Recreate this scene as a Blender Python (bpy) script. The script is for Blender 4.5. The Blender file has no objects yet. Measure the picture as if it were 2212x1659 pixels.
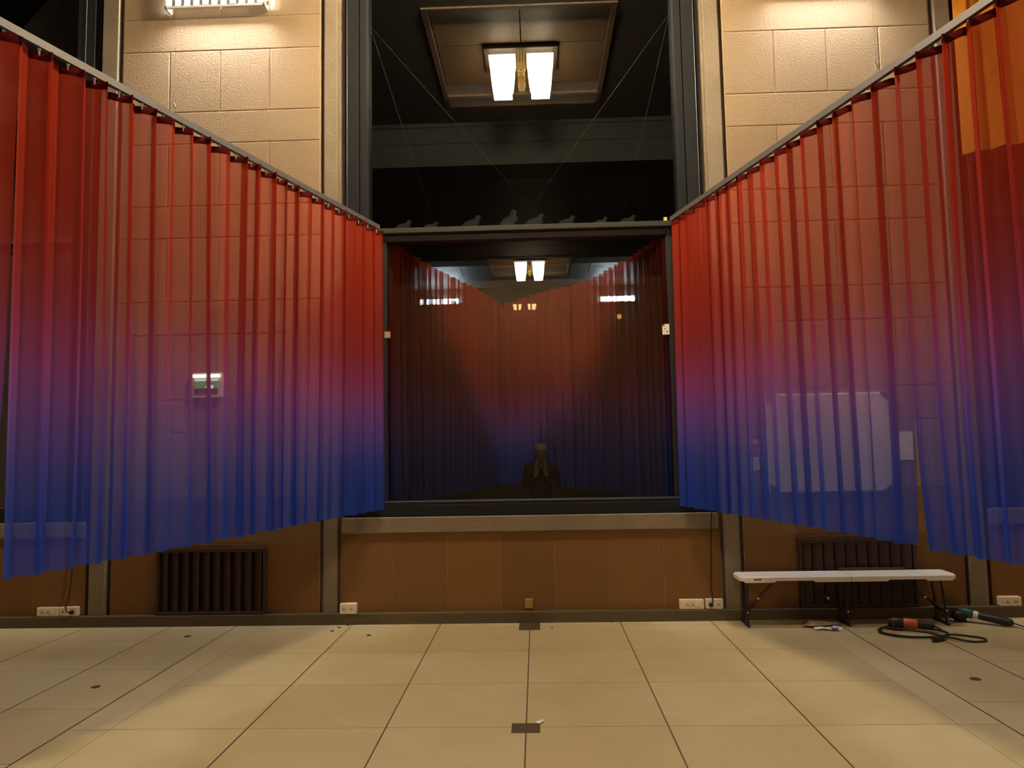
import bpy, bmesh, math, random
from mathutils import Vector, Matrix
random.seed(7)
PI = math.pi
sc = bpy.context.scene
COL = sc.collection
YW = 6.867          # face of the window wall
YG = 7.00           # glass plane
CX = -0.095         # axis of the window bay

# ------------------------------------------------------------------ helpers
class MB:
    def __init__(s): s.v = []; s.f = []; s.mi = []
    def add(s, vs, fs, mi=0):
        o = len(s.v); s.v += [tuple(v) for v in vs]
        for f in fs: s.f.append(tuple(i + o for i in f)); s.mi.append(mi)
        return s
    def box(s, x0, x1, y0, y1, z0, z1, mi=0):
        vs = [(x, y, z) for x in (x0, x1) for y in (y0, y1) for z in (z0, z1)]
        return s.add(vs, [(0,1,3,2),(4,6,7,5),(0,4,5,1),(2,3,7,6),(0,2,6,4),(1,5,7,3)], mi)
    def obox(s, c, ax, ay, az, hx, hy, hz, mi=0):
        c = Vector(c); ax = Vector(ax).normalized()*hx; ay = Vector(ay).normalized()*hy; az = Vector(az).normalized()*hz
        vs = [c + ax*i + ay*j + az*k for i in (-1,1) for j in (-1,1) for k in (-1,1)]
        return s.add(vs, [(0,1,3,2),(4,6,7,5),(0,4,5,1),(2,3,7,6),(0,2,6,4),(1,5,7,3)], mi)
    def frustum(s, cx, cy, z0, z1, hx0, hy0, hx1, hy1, mi=0):
        vs = [(cx+i*hx0, cy+j*hy0, z0) for i, j in ((-1,-1),(1,-1),(1,1),(-1,1))] + [(cx+i*hx1, cy+j*hy1, z1) for i, j in ((-1,-1),(1,-1),(1,1),(-1,1))]
        return s.add(vs, [(3,2,1,0),(4,5,6,7),(0,1,5,4),(1,2,6,5),(2,3,7,6),(3,0,4,7)], mi)
    def tube(s, pts, r, n=8, mi=0, cap=True, radii=None):
        pts = [Vector(p) for p in pts]; rings = []; up = None
        for i, p in enumerate(pts):
            t = (pts[min(i+1, len(pts)-1)] - pts[max(i-1, 0)]).normalized()
            if up is None:
                up = Vector((0,0,1)) if abs(t.z) < .9 else Vector((1,0,0))
            a = t.cross(up)
            if a.length < 1e-6: a = t.cross(Vector((0,1,0)))
            a.normalize(); b = a.cross(t).normalized(); up = b
            rr = radii[i] if radii else r
            rings.append([p + a*(rr*math.cos(2*PI*k/n)) + b*(rr*math.sin(2*PI*k/n)) for k in range(n)])
        vs = [v for g in rings for v in g]; fs = []
        for i in range(len(pts)-1):
            for k in range(n):
                k2 = (k+1) % n
                fs.append((i*n+k, i*n+k2, (i+1)*n+k2, (i+1)*n+k))
        if cap: fs.append(tuple(range(n-1, -1, -1))); fs.append(tuple((len(pts)-1)*n + k for k in range(n)))
        return s.add(vs, fs, mi)
    def ball(s, c, rx, ry, rz, n=12, m=8, mi=0, rot=None):
        c = Vector(c); vs = []; fs = []
        for j in range(m+1):
            th = PI*j/m
            for k in range(n):
                ph = 2*PI*k/n
                p = Vector((rx*math.sin(th)*math.cos(ph), ry*math.sin(th)*math.sin(ph), rz*math.cos(th)))
                if rot: p = rot @ p
                vs.append(c + p)
        for j in range(m):
            for k in range(n):
                k2 = (k+1) % n; fs.append((j*n+k, (j+1)*n+k, (j+1)*n+k2, j*n+k2))
        return s.add(vs, fs, mi)
    def prism(s, poly, o, u, w, d, mi=0):
        """poly (a,b) in plane o + a*u + b*w, extruded by vector d"""
        o, u, w, d = Vector(o), Vector(u), Vector(w), Vector(d); n = len(poly)
        vs = [o + u*a + w*b for a, b in poly] + [o + u*a + w*b + d for a, b in poly]
        fs = [tuple(range(n)), tuple(range(2*n-1, n-1, -1))] + [(i, i+n, (i+1) % n + n, (i+1) % n) for i in range(n)]
        return s.add(vs, fs, mi)
    def build(s, name, mats, parent=None, smooth=None, bevel=0, seg=2):
        me = bpy.data.meshes.new(name)
        off = Vector(parent.matrix_world.translation) if parent else Vector((0,0,0))
        if parent:
            off = Vector((0,0,0)); p = parent
            while p: off += Vector(p.location); p = p.parent
        me.from_pydata([Vector(v) - off for v in s.v], [], s.f)
        mats = mats if isinstance(mats, (list, tuple)) else [mats]
        for m in mats: me.materials.append(m)
        me.polygons.foreach_set('material_index', s.mi)
        bm = bmesh.new(); bm.from_mesh(me); bmesh.ops.recalc_face_normals(bm, faces=bm.faces); bm.to_mesh(me); bm.free()
        if smooth is not None:
            me.polygons.foreach_set('use_smooth', [True]*len(me.polygons))
            me.set_sharp_from_angle(angle=math.radians(smooth))
        me.update()
        o = bpy.data.objects.new(name, me); COL.objects.link(o)
        if parent: o.parent = parent
        if bevel:
            b = o.modifiers.new('bevel', 'BEVEL'); b.width = bevel; b.segments = seg; b.limit_method = 'ANGLE'
        return o

def thing(name, loc, label, cat, group=None):
    o = bpy.data.objects.new(name, None); COL.objects.link(o); o.location = loc; o.empty_display_size = .1
    o['label'] = label; o['category'] = cat
    if group: o['group'] = group
    return o
def tag(o, label, cat, group=None, kind=None):
    o['label'] = label; o['category'] = cat
    if group: o['group'] = group
    if kind: o['kind'] = kind
    return o
def struct(o, label=None, cat=None):
    o['kind'] = 'structure'
    if label: o['label'] = label
    if cat: o['category'] = cat
    return o
def dup(root, loc, label, group=None):
    def cp(o, parent):
        c = o.copy(); COL.objects.link(c); c.parent = parent
        for ch in list(o.children): cp(ch, c)
        return c
    r = cp(root, None); r.location = loc; r['label'] = label
    if group: r['group'] = group
    return r

# ------------------------------------------------------------------ materials
def mat(name):
    m = bpy.data.materials.new(name); m.use_nodes = True; nt = m.node_tree
    return m, nt, nt.nodes['Principled BSDF'], nt.nodes['Material Output']
def plain(name, c, rough=.6, metal=0, spec=.5, emit=None, es=0):
    m, nt, b, o = mat(name)
    b.inputs['Base Color'].default_value = (*c, 1); b.inputs['Roughness'].default_value = rough
    b.inputs['Metallic'].default_value = metal; b.inputs['Specular IOR Level'].default_value = spec
    if emit: b.inputs['Emission Color'].default_value = (*emit, 1); b.inputs['Emission Strength'].default_value = es
    n = nt.nodes.new('ShaderNodeTexNoise'); n.inputs['Scale'].default_value = 35
    r = nt.nodes.new('ShaderNodeMapRange'); r.inputs['To Min'].default_value = max(0, rough-.06); r.inputs['To Max'].default_value = min(1, rough+.06)
    nt.links.new(n.outputs['Fac'], r.inputs['Value']); nt.links.new(r.outputs[0], b.inputs['Roughness'])
    return m
def stone(name, c1, c2, island=.12, bump=.25, scale=60, rough=.8, spec=.25, blot=1.2, grain=.12):
    m, nt, b, o = mat(name); L = nt.links.new
    g = nt.nodes.new('ShaderNodeNewGeometry')
    n1 = nt.nodes.new('ShaderNodeTexNoise'); n1.inputs['Scale'].default_value = blot; n1.inputs['Detail'].default_value = 5
    L(g.outputs['Position'], n1.inputs['Vector'])
    n2 = nt.nodes.new('ShaderNodeTexNoise'); n2.inputs['Scale'].default_value = scale; n2.inputs['Detail'].default_value = 4
    L(g.outputs['Position'], n2.inputs['Vector'])
    mx = nt.nodes.new('ShaderNodeMix'); mx.data_type = 'RGBA'
    mx.inputs[6].default_value = (*c1, 1); mx.inputs[7].default_value = (*c2, 1)
    rr = nt.nodes.new('ShaderNodeMapRange'); rr.inputs['From Min'].default_value = .3; rr.inputs['From Max'].default_value = .7
    L(n1.outputs['Fac'], rr.inputs['Value'])
    ad = nt.nodes.new('ShaderNodeMath'); ad.operation = 'ADD'
    is_ = nt.nodes.new('ShaderNodeMapRange'); is_.inputs['To Min'].default_value = -.45; is_.inputs['To Max'].default_value = .45
    L(g.outputs['Random Per Island'], is_.inputs['Value'])
    L(rr.outputs[0], ad.inputs[0]); L(is_.outputs[0], ad.inputs[1]); ad.use_clamp = True
    L(ad.outputs[0], mx.inputs[0])
    # fine grain and per block value
    hs = nt.nodes.new('ShaderNodeHueSaturation')
    v1 = nt.nodes.new('ShaderNodeMapRange'); v1.inputs['To Min'].default_value = 1-island; v1.inputs['To Max'].default_value = 1+island
    ir = nt.nodes.new('ShaderNodeTexWhiteNoise'); ir.noise_dimensions = '1D'; L(g.outputs['Random Per Island'], ir.inputs['W'])
    L(ir.outputs['Value'], v1.inputs['Value'])
    v2 = nt.nodes.new('ShaderNodeMapRange'); v2.inputs['From Min'].default_value = .3; v2.inputs['From Max'].default_value = .7
    v2.inputs['To Min'].default_value = 1-grain; v2.inputs['To Max'].default_value = 1+grain*.8
    L(n2.outputs['Fac'], v2.inputs['Value'])
    mu = nt.nodes.new('ShaderNodeMath'); mu.operation = 'MULTIPLY'; L(v1.outputs[0], mu.inputs[0]); L(v2.outputs[0], mu.inputs[1])
    L(mx.outputs[2], hs.inputs['Color']); L(mu.outputs[0], hs.inputs['Value']); L(hs.outputs[0], b.inputs['Base Color'])
    b.inputs['Roughness'].default_value = rough; b.inputs['Specular IOR Level'].default_value = spec
    bp = nt.nodes.new('ShaderNodeBump'); bp.inputs['Strength'].default_value = bump; bp.inputs['Distance'].default_value = .01
    L(n2.outputs['Fac'], bp.inputs['Height']); L(bp.outputs[0], b.inputs['Normal'])
    return m

M = {}
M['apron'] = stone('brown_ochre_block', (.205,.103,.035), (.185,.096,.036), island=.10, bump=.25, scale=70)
M['apron_joint'] = stone('brown_joint', (.25,.14,.06), (.22,.125,.055), island=0, bump=.1)
M['mid_block'] = stone('shaded_ochre_block', (.31,.215,.12), (.285,.195,.105), island=.07, bump=.4, scale=60)  # darker tone puts the weaker light on these courses into the colour
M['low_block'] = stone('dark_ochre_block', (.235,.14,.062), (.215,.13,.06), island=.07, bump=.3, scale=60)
M['block'] = stone('pink_ochre_block', (.315,.228,.142), (.29,.208,.124), island=.07, bump=.4, scale=60)
M['joint'] = stone('joint_mortar', (.40,.30,.20), (.37,.28,.18), island=.0, bump=.1)
M['concrete'] = stone('bush_hammered_concrete', (.21,.17,.12), (.26,.21,.155), island=.0, bump=.5, scale=55, blot=2.5)
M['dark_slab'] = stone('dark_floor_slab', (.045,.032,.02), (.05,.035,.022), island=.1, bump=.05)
M['base'] = stone('dark_baseboard', (.095,.075,.045), (.12,.09,.055), island=0, bump=.1, scale=40, rough=.55)
M['backing'] = plain('shadow_gap', (.10,.075,.045), .9)
M['slab'] = stone('floor_slab', (.545,.475,.295), (.51,.42,.245), island=.035, bump=.02, scale=4, grain=.04, rough=.5, spec=.35, blot=1.6)
M['grout'] = plain('floor_grout', (.15,.10,.055), .9)
M['grout2'] = plain('floor_grout_pale', (.33,.26,.15), .9)
M['ceil'] = stone('ceiling_panel', (.050,.042,.036), (.040,.034,.031), island=.1, bump=.1, rough=.6)
M['coffer'] = stone('coffer_panel', (.14,.085,.045), (.12,.075,.042), island=.12, bump=.05, scale=20, rough=.5, blot=3)
M['beam'] = stone('beam_concrete', (.021,.021,.020), (.025,.024,.021), island=0, bump=.2)
M['steel'] = plain('painted_steel', (.012,.0135,.017), .7, 0, .2)
M['steel_dark'] = plain('black_steel', (.012,.011,.011), .5)
M['steel_edge'] = plain('steel_edge', (.16,.16,.17), .45, .5)
M['transom'] = plain('transom_steel', (.033,.032,.027), .6, 0, .3)
M['bronze'] = plain('bronze', (.055,.035,.018), .45, .4)
M['bronze_plate'] = plain('floor_plate', (.10,.068,.040), .5, .2)
M['grille'] = stone('grille_paint', (.062,.034,.025), (.052,.030,.023), island=.06, bump=.05, rough=.5)
M['grille_in'] = plain('grille_dark', (.004,.003,.002), .8)
M['white_plastic'] = plain('white_plastic', (.72,.70,.64), .4)
M['cream_plastic'] = plain('cream_plastic', (.74,.63,.48), .45)
M['socket_hole'] = plain('socket_hole', (.16,.14,.11), .6)
M['brass'] = plain('aged_brass', (.42,.28,.07), .35, .7)
M['black'] = plain('black_rubber', (.014,.013,.014), .5)
M['blackmetal'] = plain('black_metal', (.022,.020,.020), .4, .3)
M['chrome'] = plain('chrome', (.75,.75,.75), .2, 1)
M['bench'] = plain('bench_plastic', (.87,.88,.87), .45)
M['label_ink'] = plain('label_ink', (.10,.09,.08), .6)
M['paper'] = plain('paper', (.85,.85,.87), .8)
M['paper_blue'] = plain('blue_ink', (.03,.05,.30), .7)
M['card'] = plain('crumpled_card', (.42,.31,.22), .85)
M['darkwood'] = plain('dark_wood', (.075,.034,.024), .5)
M['orange_tool'] = plain('orange_plastic', (.55,.12,.035), .4)
M['teal_tool'] = plain('teal_plastic', (.02,.13,.13), .35)
M['alu'] = plain('aluminium', (.10,.09,.092), .5, .2)
M['led_body'] = plain('white_enamel', (.80,.80,.78), .4)
M['hook'] = plain('hook_plastic', (.35,.32,.31), .5)
M['led_slat'] = plain('grey_enamel', (.24,.25,.27), .5)
M['yellow'] = plain('yellow_tape', (.85,.58,.14), .6)
M['red_print'] = plain('red_print', (.55,.08,.07), .6)
M['whiteboard'] = plain('whiteboard', (.74,.73,.72), .35)
M['bracket'] = plain('bracket_grey', (.16,.16,.17), .5)
M['pigeon'] = plain('pigeon_feathers', (.22,.24,.26), .8)
M['skin'] = plain('skin', (.26,.16,.11), .6)
M['hair'] = plain('grey_hair', (.35,.33,.28), .7)
M['coat'] = plain('dark_coat', (.005,.006,.011), .8)
M['trousers'] = plain('dark_trousers', (.008,.008,.010), .85)
M['wire'] = plain('wire', (.20,.20,.20), .5, .3)
M['white_rod'] = plain('white_rod', (.85,.85,.82), .4)
M['tube_on'] = plain('led_tube', (.9,.9,.9), .4, emit=(1.0,.90,.74), es=1)
def emis(name, c, s):
    m, nt, b, o = mat(name); nt.nodes.remove(b)
    e = nt.nodes.new('ShaderNodeEmission'); e.inputs[0].default_value = (*c, 1); e.inputs[1].default_value = s
    nt.links.new(e.outputs[0], o.inputs[0]); return m
E_LAMP, E_LAMPTOP, E_FAR, E_LED, E_LEDF = 235, 46, 6.5, 640, 80
M['lamp'] = emis('lantern_glass', (1, .79, .50), E_LAMP)
M['lamp_fill'] = emis('lantern_glass_fill', (1, .84, .60), E_LAMP*.13)  # weak emission for the fill lamps added in the side bays
M['lamp_top'] = emis('lantern_glass_upper', (1, .80, .55), E_LAMPTOP)
M['lamp_far'] = emis('lantern_glass_dim', (1, .84, .55), E_FAR)
M['lamp_far_top'] = emis('lantern_glass_dim_upper', (1, .88, .64), .55)
M['lamp_far_rim'] = emis('lantern_glass_dim_rim', (1, .86, .5), .85)
M['led'] = emis('led_tube_lit', (1, .98, .96), E_LED)
M['led_far'] = emis('led_tube_far', (.80, .92, 1), E_LEDF)
M['exit_green'] = emis('exit_green', (.06, .36, .08), 1.1)
M['exit_dark'] = plain('exit_green_dark', (.02,.07,.03), .5)
M['exit_white'] = emis('exit_white', (.75, 1, .72), 1.6)
M['exit_lamp'] = emis('exit_lamp', (1, 1, .80), 7)
M['orange_bulb'] = emis('orange_bulb', (1, .50, .08), 22)
M['amber_pane'] = emis('amber_pane', (1, .60, .25), 4)

def glass_mat():
    m, nt, b, o = mat('window_glass'); nt.nodes.remove(b); L = nt.links.new
    t = nt.nodes.new('ShaderNodeBsdfTransparent'); t.inputs[0].default_value = (.93,.95,.95,1)
    g = nt.nodes.new('ShaderNodeBsdfGlossy'); g.inputs['Roughness'].default_value = 0.0
    fr = nt.nodes.new('ShaderNodeFresnel'); fr.inputs[0].default_value = 1.45
    mx = nt.nodes.new('ShaderNodeMixShader'); L(fr.outputs[0], mx.inputs[0]); L(t.outputs[0], mx.inputs[1]); L(g.outputs[0], mx.inputs[2])
    L(mx.outputs[0], o.inputs[0]); return m
M['glass'] = glass_mat()

def sheer(name, ramp, trans=.33, opaque=False):
    """dyed voile: the dye runs from red at the heading to blue at the hem"""
    m, nt, b, o = mat(name); nt.nodes.remove(b); L = nt.links.new
    g = nt.nodes.new('ShaderNodeNewGeometry'); sx = nt.nodes.new('ShaderNodeSeparateXYZ'); L(g.outputs['Position'], sx.inputs[0])
    mr = nt.nodes.new('ShaderNodeMapRange'); mr.inputs['From Min'].default_value = 1.0; mr.inputs['From Max'].default_value = 3.7
    L(sx.outputs['Z'], mr.inputs['Value'])
    cr = nt.nodes.new('ShaderNodeValToRGB'); cr.color_ramp.interpolation = 'B_SPLINE'; els = cr.color_ramp.elements
    els[0].position = ramp[0][0]; els[0].color = (*ramp[0][1], 1); els[1].position = ramp[-1][0]; els[1].color = (*ramp[-1][1], 1)
    for p, c in ramp[1:-1]:
        e = els.new(p); e.color = (*c, 1)
    L(mr.outputs[0], cr.inputs[0])
    d = nt.nodes.new('ShaderNodeBsdfDiffuse'); tl = nt.nodes.new('ShaderNodeBsdfTranslucent'); tp = nt.nodes.new('ShaderNodeBsdfTransparent')
    L(cr.outputs[0], d.inputs[0]); L(cr.outputs[0], tl.inputs[0])
    a = nt.nodes.new('ShaderNodeMixShader'); a.inputs[0].default_value = .5; L(d.outputs[0], a.inputs[1]); L(tl.outputs[0], a.inputs[2])
    if opaque: L(a.outputs[0], o.inputs[0]); return m
    x = nt.nodes.new('ShaderNodeMixShader'); x.inputs[0].default_value = trans
    L(a.outputs[0], x.inputs[1]); L(tp.outputs[0], x.inputs[2]); L(x.outputs[0], o.inputs[0]); return m
RAMP = [(0.0, (.035,.095,.60)), (.10, (.042,.10,.60)), (.20, (.10,.125,.60)), (.31, (.29,.135,.58)), (.41, (.44,.095,.33)), (.52, (.43,.056,.068)), (.66, (.455,.050,.028)), (1.0, (.48,.055,.021))]
M['voile'] = sheer('dip_dyed_voile', RAMP, .30)
M['voile_far'] = sheer('dip_dyed_voile_far', RAMP, .27)
M['heading'] = sheer('red_heading_tape', [(0,(.12,.013,.012)),(1,(.12,.013,.012))], 0, True)
M['orange_cloth'] = sheer('orange_cloth', [(0,(.95,.36,.05)),(1,(.95,.38,.05))], .1)

# ------------------------------------------------------------------ camera
cam = bpy.data.cameras.new('camera'); cam_o = bpy.data.objects.new('camera', cam); COL.objects.link(cam_o)
F, PITCH, YAW, ROLL = 1595.44, .0795, .0320, -.0186
fwd = Vector((-math.sin(YAW)*math.cos(PITCH), math.cos(YAW)*math.cos(PITCH), math.sin(PITCH)))
r0 = Vector((math.cos(YAW), math.sin(YAW), 0)); u0 = r0.cross(fwd)
rt = r0*math.cos(ROLL) + u0*math.sin(ROLL); up = -r0*math.sin(ROLL) + u0*math.cos(ROLL)
cam_o.matrix_world = Matrix(((rt.x, up.x, -fwd.x, 0), (rt.y, up.y, -fwd.y, 0), (rt.z, up.z, -fwd.z, 1.62), (0,0,0,1)))
cam.sensor_width = 36; cam.lens = 36*F/2212; cam.clip_start = .05; cam.clip_end = 100
sc.camera = cam_o

# ------------------------------------------------------------------ setting: floor
ZC = 6.30
colx = [CX + k*.8078 for k in range(-3, 4)]
ex = colx + [CX - 2.675, CX + 2.675] + [CX + s*(3.28 + .8078*k) for s in (-1, 1) for k in range(0, 8)]
ex = sorted(ex)
fm = MB(); fm.box(-9.2, 9.2, -7.2, 22.2, -.20, -.006, 1)
DARK = {round(x, 3) for x in ex if not (abs(abs(x-CX) - 2.4234) < .02)}
def gapx(x): return .0045 if round(x, 3) in DARK else .0015
for i in range(len(ex)-1):
    xa, xb = ex[i] + gapx(ex[i]), ex[i+1] - gapx(ex[i+1]); mid = .5*(ex[i]+ex[i+1]); off = abs(mid-CX)
    y0 = 5.905 if off < 2.42 else (5.52 if off > 2.68 else 4.36)
    D = .7713 if off < 2.42 else (.81 if off > 2.68 else 2.4)
    rows = [y0 + k*D for k in range(-18, 23)]
    for a, b in zip(rows[:-1], rows[1:]):
        if b < -7 or a > 22: continue
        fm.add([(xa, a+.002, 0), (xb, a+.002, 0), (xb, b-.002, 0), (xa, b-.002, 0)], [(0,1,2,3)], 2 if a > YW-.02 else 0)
struct(fm.build('floor', [M['slab'], M['grout'], M['dark_slab']]))

# ceiling with coffers, upper deck at 6.45
cm = MB(); cm.box(-9.2, 9.2, -7.2, 22.2, 6.60, 6.8)
COFF = [(5.1, 1.0), (-5.4, 1.0), (8.60, 1.0), (19.15, 1.0)]; BAYS = (CX-7.5, CX, CX+7.5)
def strip(y0, y1): cm.box(-9.2, 9.2, y0, y1, ZC, 6.6)
cof = sorted([(y-1.0, y+1.0) for y, h in COFF])
edges = [-7.2] + [e for c in cof for e in c] + [22.2]
for k in range(0, len(edges), 2): strip(edges[k], edges[k+1])
for a, b in cof:
    xe = [-9.2] + [q for c in BAYS for q in (c-1.02, c+1.02)] + [9.2]
    for k in range(0, len(xe), 2): cm.box(xe[k], xe[k+1], a, b, ZC, 6.6)
    for i in range(6):
        for j in range(2):
            x0 = BAYS[i//2]-1.015 + (i % 2)*1.02; y0 = a + j*(b-a)/2
            cm.box(x0+.004, x0+1.011, y0+.006, y0+(b-a)/2-.006, 6.445, 6.50, 1)
struct(cm.build('ceiling', [M['ceil'], M['coffer']]))
# ring mouldings of the coffers and panel joints as shallow steps
nt_ = 0
for a, b in cof:
    tm = MB()
    tm.box(CX-1.06, CX-1.0, a-.04, b+.04, ZC-.02, ZC+.01); tm.box(CX+1.0, CX+1.06, a-.04, b+.04, ZC-.02, ZC+.01)
    tm.box(CX-1.0, CX+1.0, a-.04, a+.02, ZC-.02, ZC+.01); tm.box(CX-1.0, CX+1.0, b-.02, b+.04, ZC-.02, ZC+.01)
    nt_ += 1; struct(tm.build('trim_%d' % nt_, M['coffer']))
# outer raised border panels round the far coffer
tm = MB()
for xs in ((-2.30, -1.95), (-1.93, -1.16), (CX+1.10, CX+1.60), (CX+1.62, CX+1.98)):
    for j in range(3): tm.box(xs[0], xs[1], 18.0+j*.8+.01, 18.0+(j+1)*.8-.01, ZC-.012, ZC+.01)
nt_ += 1; struct(tm.build('trim_%d' % nt_, M['ceil']))
# cross beams
for y0, y1, z0 in ((10.40, 11.0, 5.64), (17.2, 17.75, 5.95), (22.0-.02, 22.0, 5.0)):
    if y0 > 21: continue
    tm = MB(); tm.box(-9, 9, y0+.03, y1-.03, z0+.60, ZC+.02)
    tm.box(-9, 9, y0, y1, z0, z0+.32); tm.box(-9, 9, y0+.012, y1-.012, z0+.32, z0+.335); tm.box(-9, 9, y0, y1, z0+.335, z0+.50)
    tm.box(-9, 9, y0+.05, y1-.05, z0+.50, z0+.61)
    nt_ += 1; struct(tm.build('trim_%d' % nt_, M['beam']))

# outer walls
for nm, b in (('wall_left', (-9.2, -9.0, -7.2, 22.2, 0, 6.6)), ('wall_right', (9.0, 9.2, -7.2, 22.2, 0, 6.6)), ('wall_front', (-9.2, 9.2, -7.2, -7.0, 0, 6.6)), ('wall_far', (-9.2, 9.2, 22.0, 22.2, 0, 6.6))):
    struct(MB().box(*b).build(nm, M['beam'] if nm == 'wall_far' else M['block']))

# ------------------------------------------------------------------ the window wall
wm = MB()
def backing(x0, x1, z0, z1, y=YW+.0075): wm.box(x0, x1, y, YW+.30, z0, z1, 1)
def block(x0, x1, z0, z1, g=.005, y=YW, mi=0):
    """one bush-hammered block with a smooth chiselled margin"""
    a, b, c, d = x0+g, x1-g, z0+g, z1-g; mrg = .006
    vs = [(a, y+.008, c), (b, y+.008, c), (b, y+.008, d), (a, y+.008, d), (a, y+.003, c), (b, y+.003, c), (b, y+.003, d), (a, y+.003, d),
          (a+mrg, y, c+mrg), (b-mrg, y, c+mrg), (b-mrg, y, d-mrg), (a+mrg, y, d-mrg)]
    wm.add(vs, [(8,9,10,11), (4,5,9,8), (5,6,10,9), (6,7,11,10), (7,4,8,11), (0,1,5,4), (1,2,6,5), (2,3,7,6), (3,0,4,7)], mi)
courses = [(6.13, 6.60, 0), (5.51, 6.13, 1)]
z = 5.845
courses = [(5.845, 6.465, 1), (6.465, 6.60, 0), (5.512, 5.845, 0), (4.893, 5.512, 1), (4.575, 4.893, 0), (3.955, 4.575, 1), (3.64, 3.955, 0), (3.02, 3.64, 1), (2.70, 3.02, 0), (2.08, 2.70, 1), (1.77, 2.08, 0), (1.15, 1.77, 1), (.735, 1.15, 0), (0, .735, 1)]
for x0, x1, js in ((-3.995, -2.03, (-3.522, -3.022, -2.530)), (1.862, 3.815, (2.338, 2.836, 3.332))):
    backing(x0, x1, 0, 6.6)
    for a, b, tall in courses:
        if tall:
            xs = [x0] + list(js) + [x1]
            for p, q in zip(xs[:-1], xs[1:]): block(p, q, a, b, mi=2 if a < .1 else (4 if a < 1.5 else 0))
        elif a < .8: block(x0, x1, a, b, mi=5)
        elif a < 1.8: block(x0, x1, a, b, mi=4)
        else:
            block(x0, x1, a, b)
# aprons under the windows
for x0, x1, js in ((-1.83, 1.64, (-1.343, -.845, -.350, .142, .630, 1.131)), (-7.68, -4.235, (-7.2, -6.7, -6.2, -5.7, -5.2, -4.72)), (4.045, 7.5, (4.52, 5.02, 5.52, 6.02, 6.52, 7.02))):
    wm.box(x0, x1, YW+.0075, YW+.30, 0, .955, 3)
    xs = [x0] + list(js) + [x1]
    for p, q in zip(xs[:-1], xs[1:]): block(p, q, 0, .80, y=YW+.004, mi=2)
for x0, x1 in ((-9.0, -7.68), (7.5, 9.0)):
    backing(x0, x1, 0, 6.6)
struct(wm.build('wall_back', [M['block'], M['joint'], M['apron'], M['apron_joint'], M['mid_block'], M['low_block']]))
# pilasters with recessed joints
for x0, x1 in ((-2.03, -1.818), (1.635, 1.862), (-4.235, -3.995), (3.815, 4.045)):
    pm = MB()
    c0, c1 = x0+.042, x1-.042
    pm.box(c0, c1, YW-.016, YW+.28, 0, 6.6)
    pm.box(x0, x1, YW+.07, YW+.29, 0, 6.6)
    nt_ += 1; struct(pm.build('trim_%d' % nt_, M['concrete'], bevel=.008))
# sill ledges
for x0, x1 in ((-1.815, 1.632), (-7.68, -4.24), (4.05, 7.5)):
    nt_ += 1; struct(MB().box(x0, x1, YW-.028, YW+.25, .812, .955).build('trim_%d' % nt_, M['concrete'], bevel=.008))
# baseboard
bb = MB(); bb.box(-9, 9, YW-.065, YW+.01, 0, .098)
struct(bb.build('baseboard_back', M['base'], bevel=.006))

# ------------------------------------------------------------------ windows
def window(n, x0, x1, inner=True):
    w = thing('window_%d' % n, ((x0+x1)/2, YG, .955), ['tall dark steel window in the middle bay with lamps behind the glass', 'dark window at the left behind the curtain', 'window at the far right behind the orange drape'][n-1], 'window')
    w['kind'] = 'structure'
    f = MB()
    for s, o in ((1, x0), (-1, x1)):
        def seg(a, b, y, y2=7.14): f.box(min(o+s*a, o+s*b), max(o+s*a, o+s*b), y, y2, .955, 6.6)
        seg(0, .043, 6.905); seg(.043, .155, 6.878); seg(.155, .163, 6.94); seg(.163, .230, 6.895)
    f.box(x0, x1, 6.885, 7.14, .958, 1.06); f.box(x0+.03, x1-.03, 6.92, 7.12, 1.06, 1.083)
    f.build('frame', M['steel'], w, bevel=.003)
    e = MB()
    for s, o in ((1, x0), (-1, x1)): e.tube([(o+s*.043, 6.874, .97), (o+s*.043, 6.874, 6.3)], .0022, 6)
    e.build('edge_bead', M['steel_edge'], w)
    t = MB(); t.box(x0+.235, x1-.232, 6.888, 7.11, 3.640, 3.690)
    t.build('transom', M['transom'], w, bevel=.004)
    i = MB(); i.box(x0+.225, x0+.405, 6.95, 7.08, 1.085, 3.64); i.box(x1-.36, x1-.228, 6.95, 7.08, 1.085, 3.64)
    i.box(x0+.405, x1-.36, 6.95, 7.08, 3.575, 3.64); i.box(x0+.405, x1-.36, 6.95, 7.08, 1.075, 1.095)
    i.build('lower_sash', M['steel_dark'], w, bevel=.003)
    b = MB(); b.tube([(x0+.25, 6.935, 1.088), (x1-.25, 6.935, 1.088)], .006, 8)
    b.build('sill_bead', M['alu'], w)
    MB().box(x0+.22, x1-.22, YG-.004, YG+.004, 3.69, 6.6).build('upper_pane', M['glass'], w)
    MB().box(x0+.40, x1-.355, YG-.004, YG+.004, 1.09, 3.58).build('lower_pane', M['glass'], w)
    return w
window(1, -1.815, 1.632)
window(2, -7.68, -4.24)
window(3, 4.05, 7.5)

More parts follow.
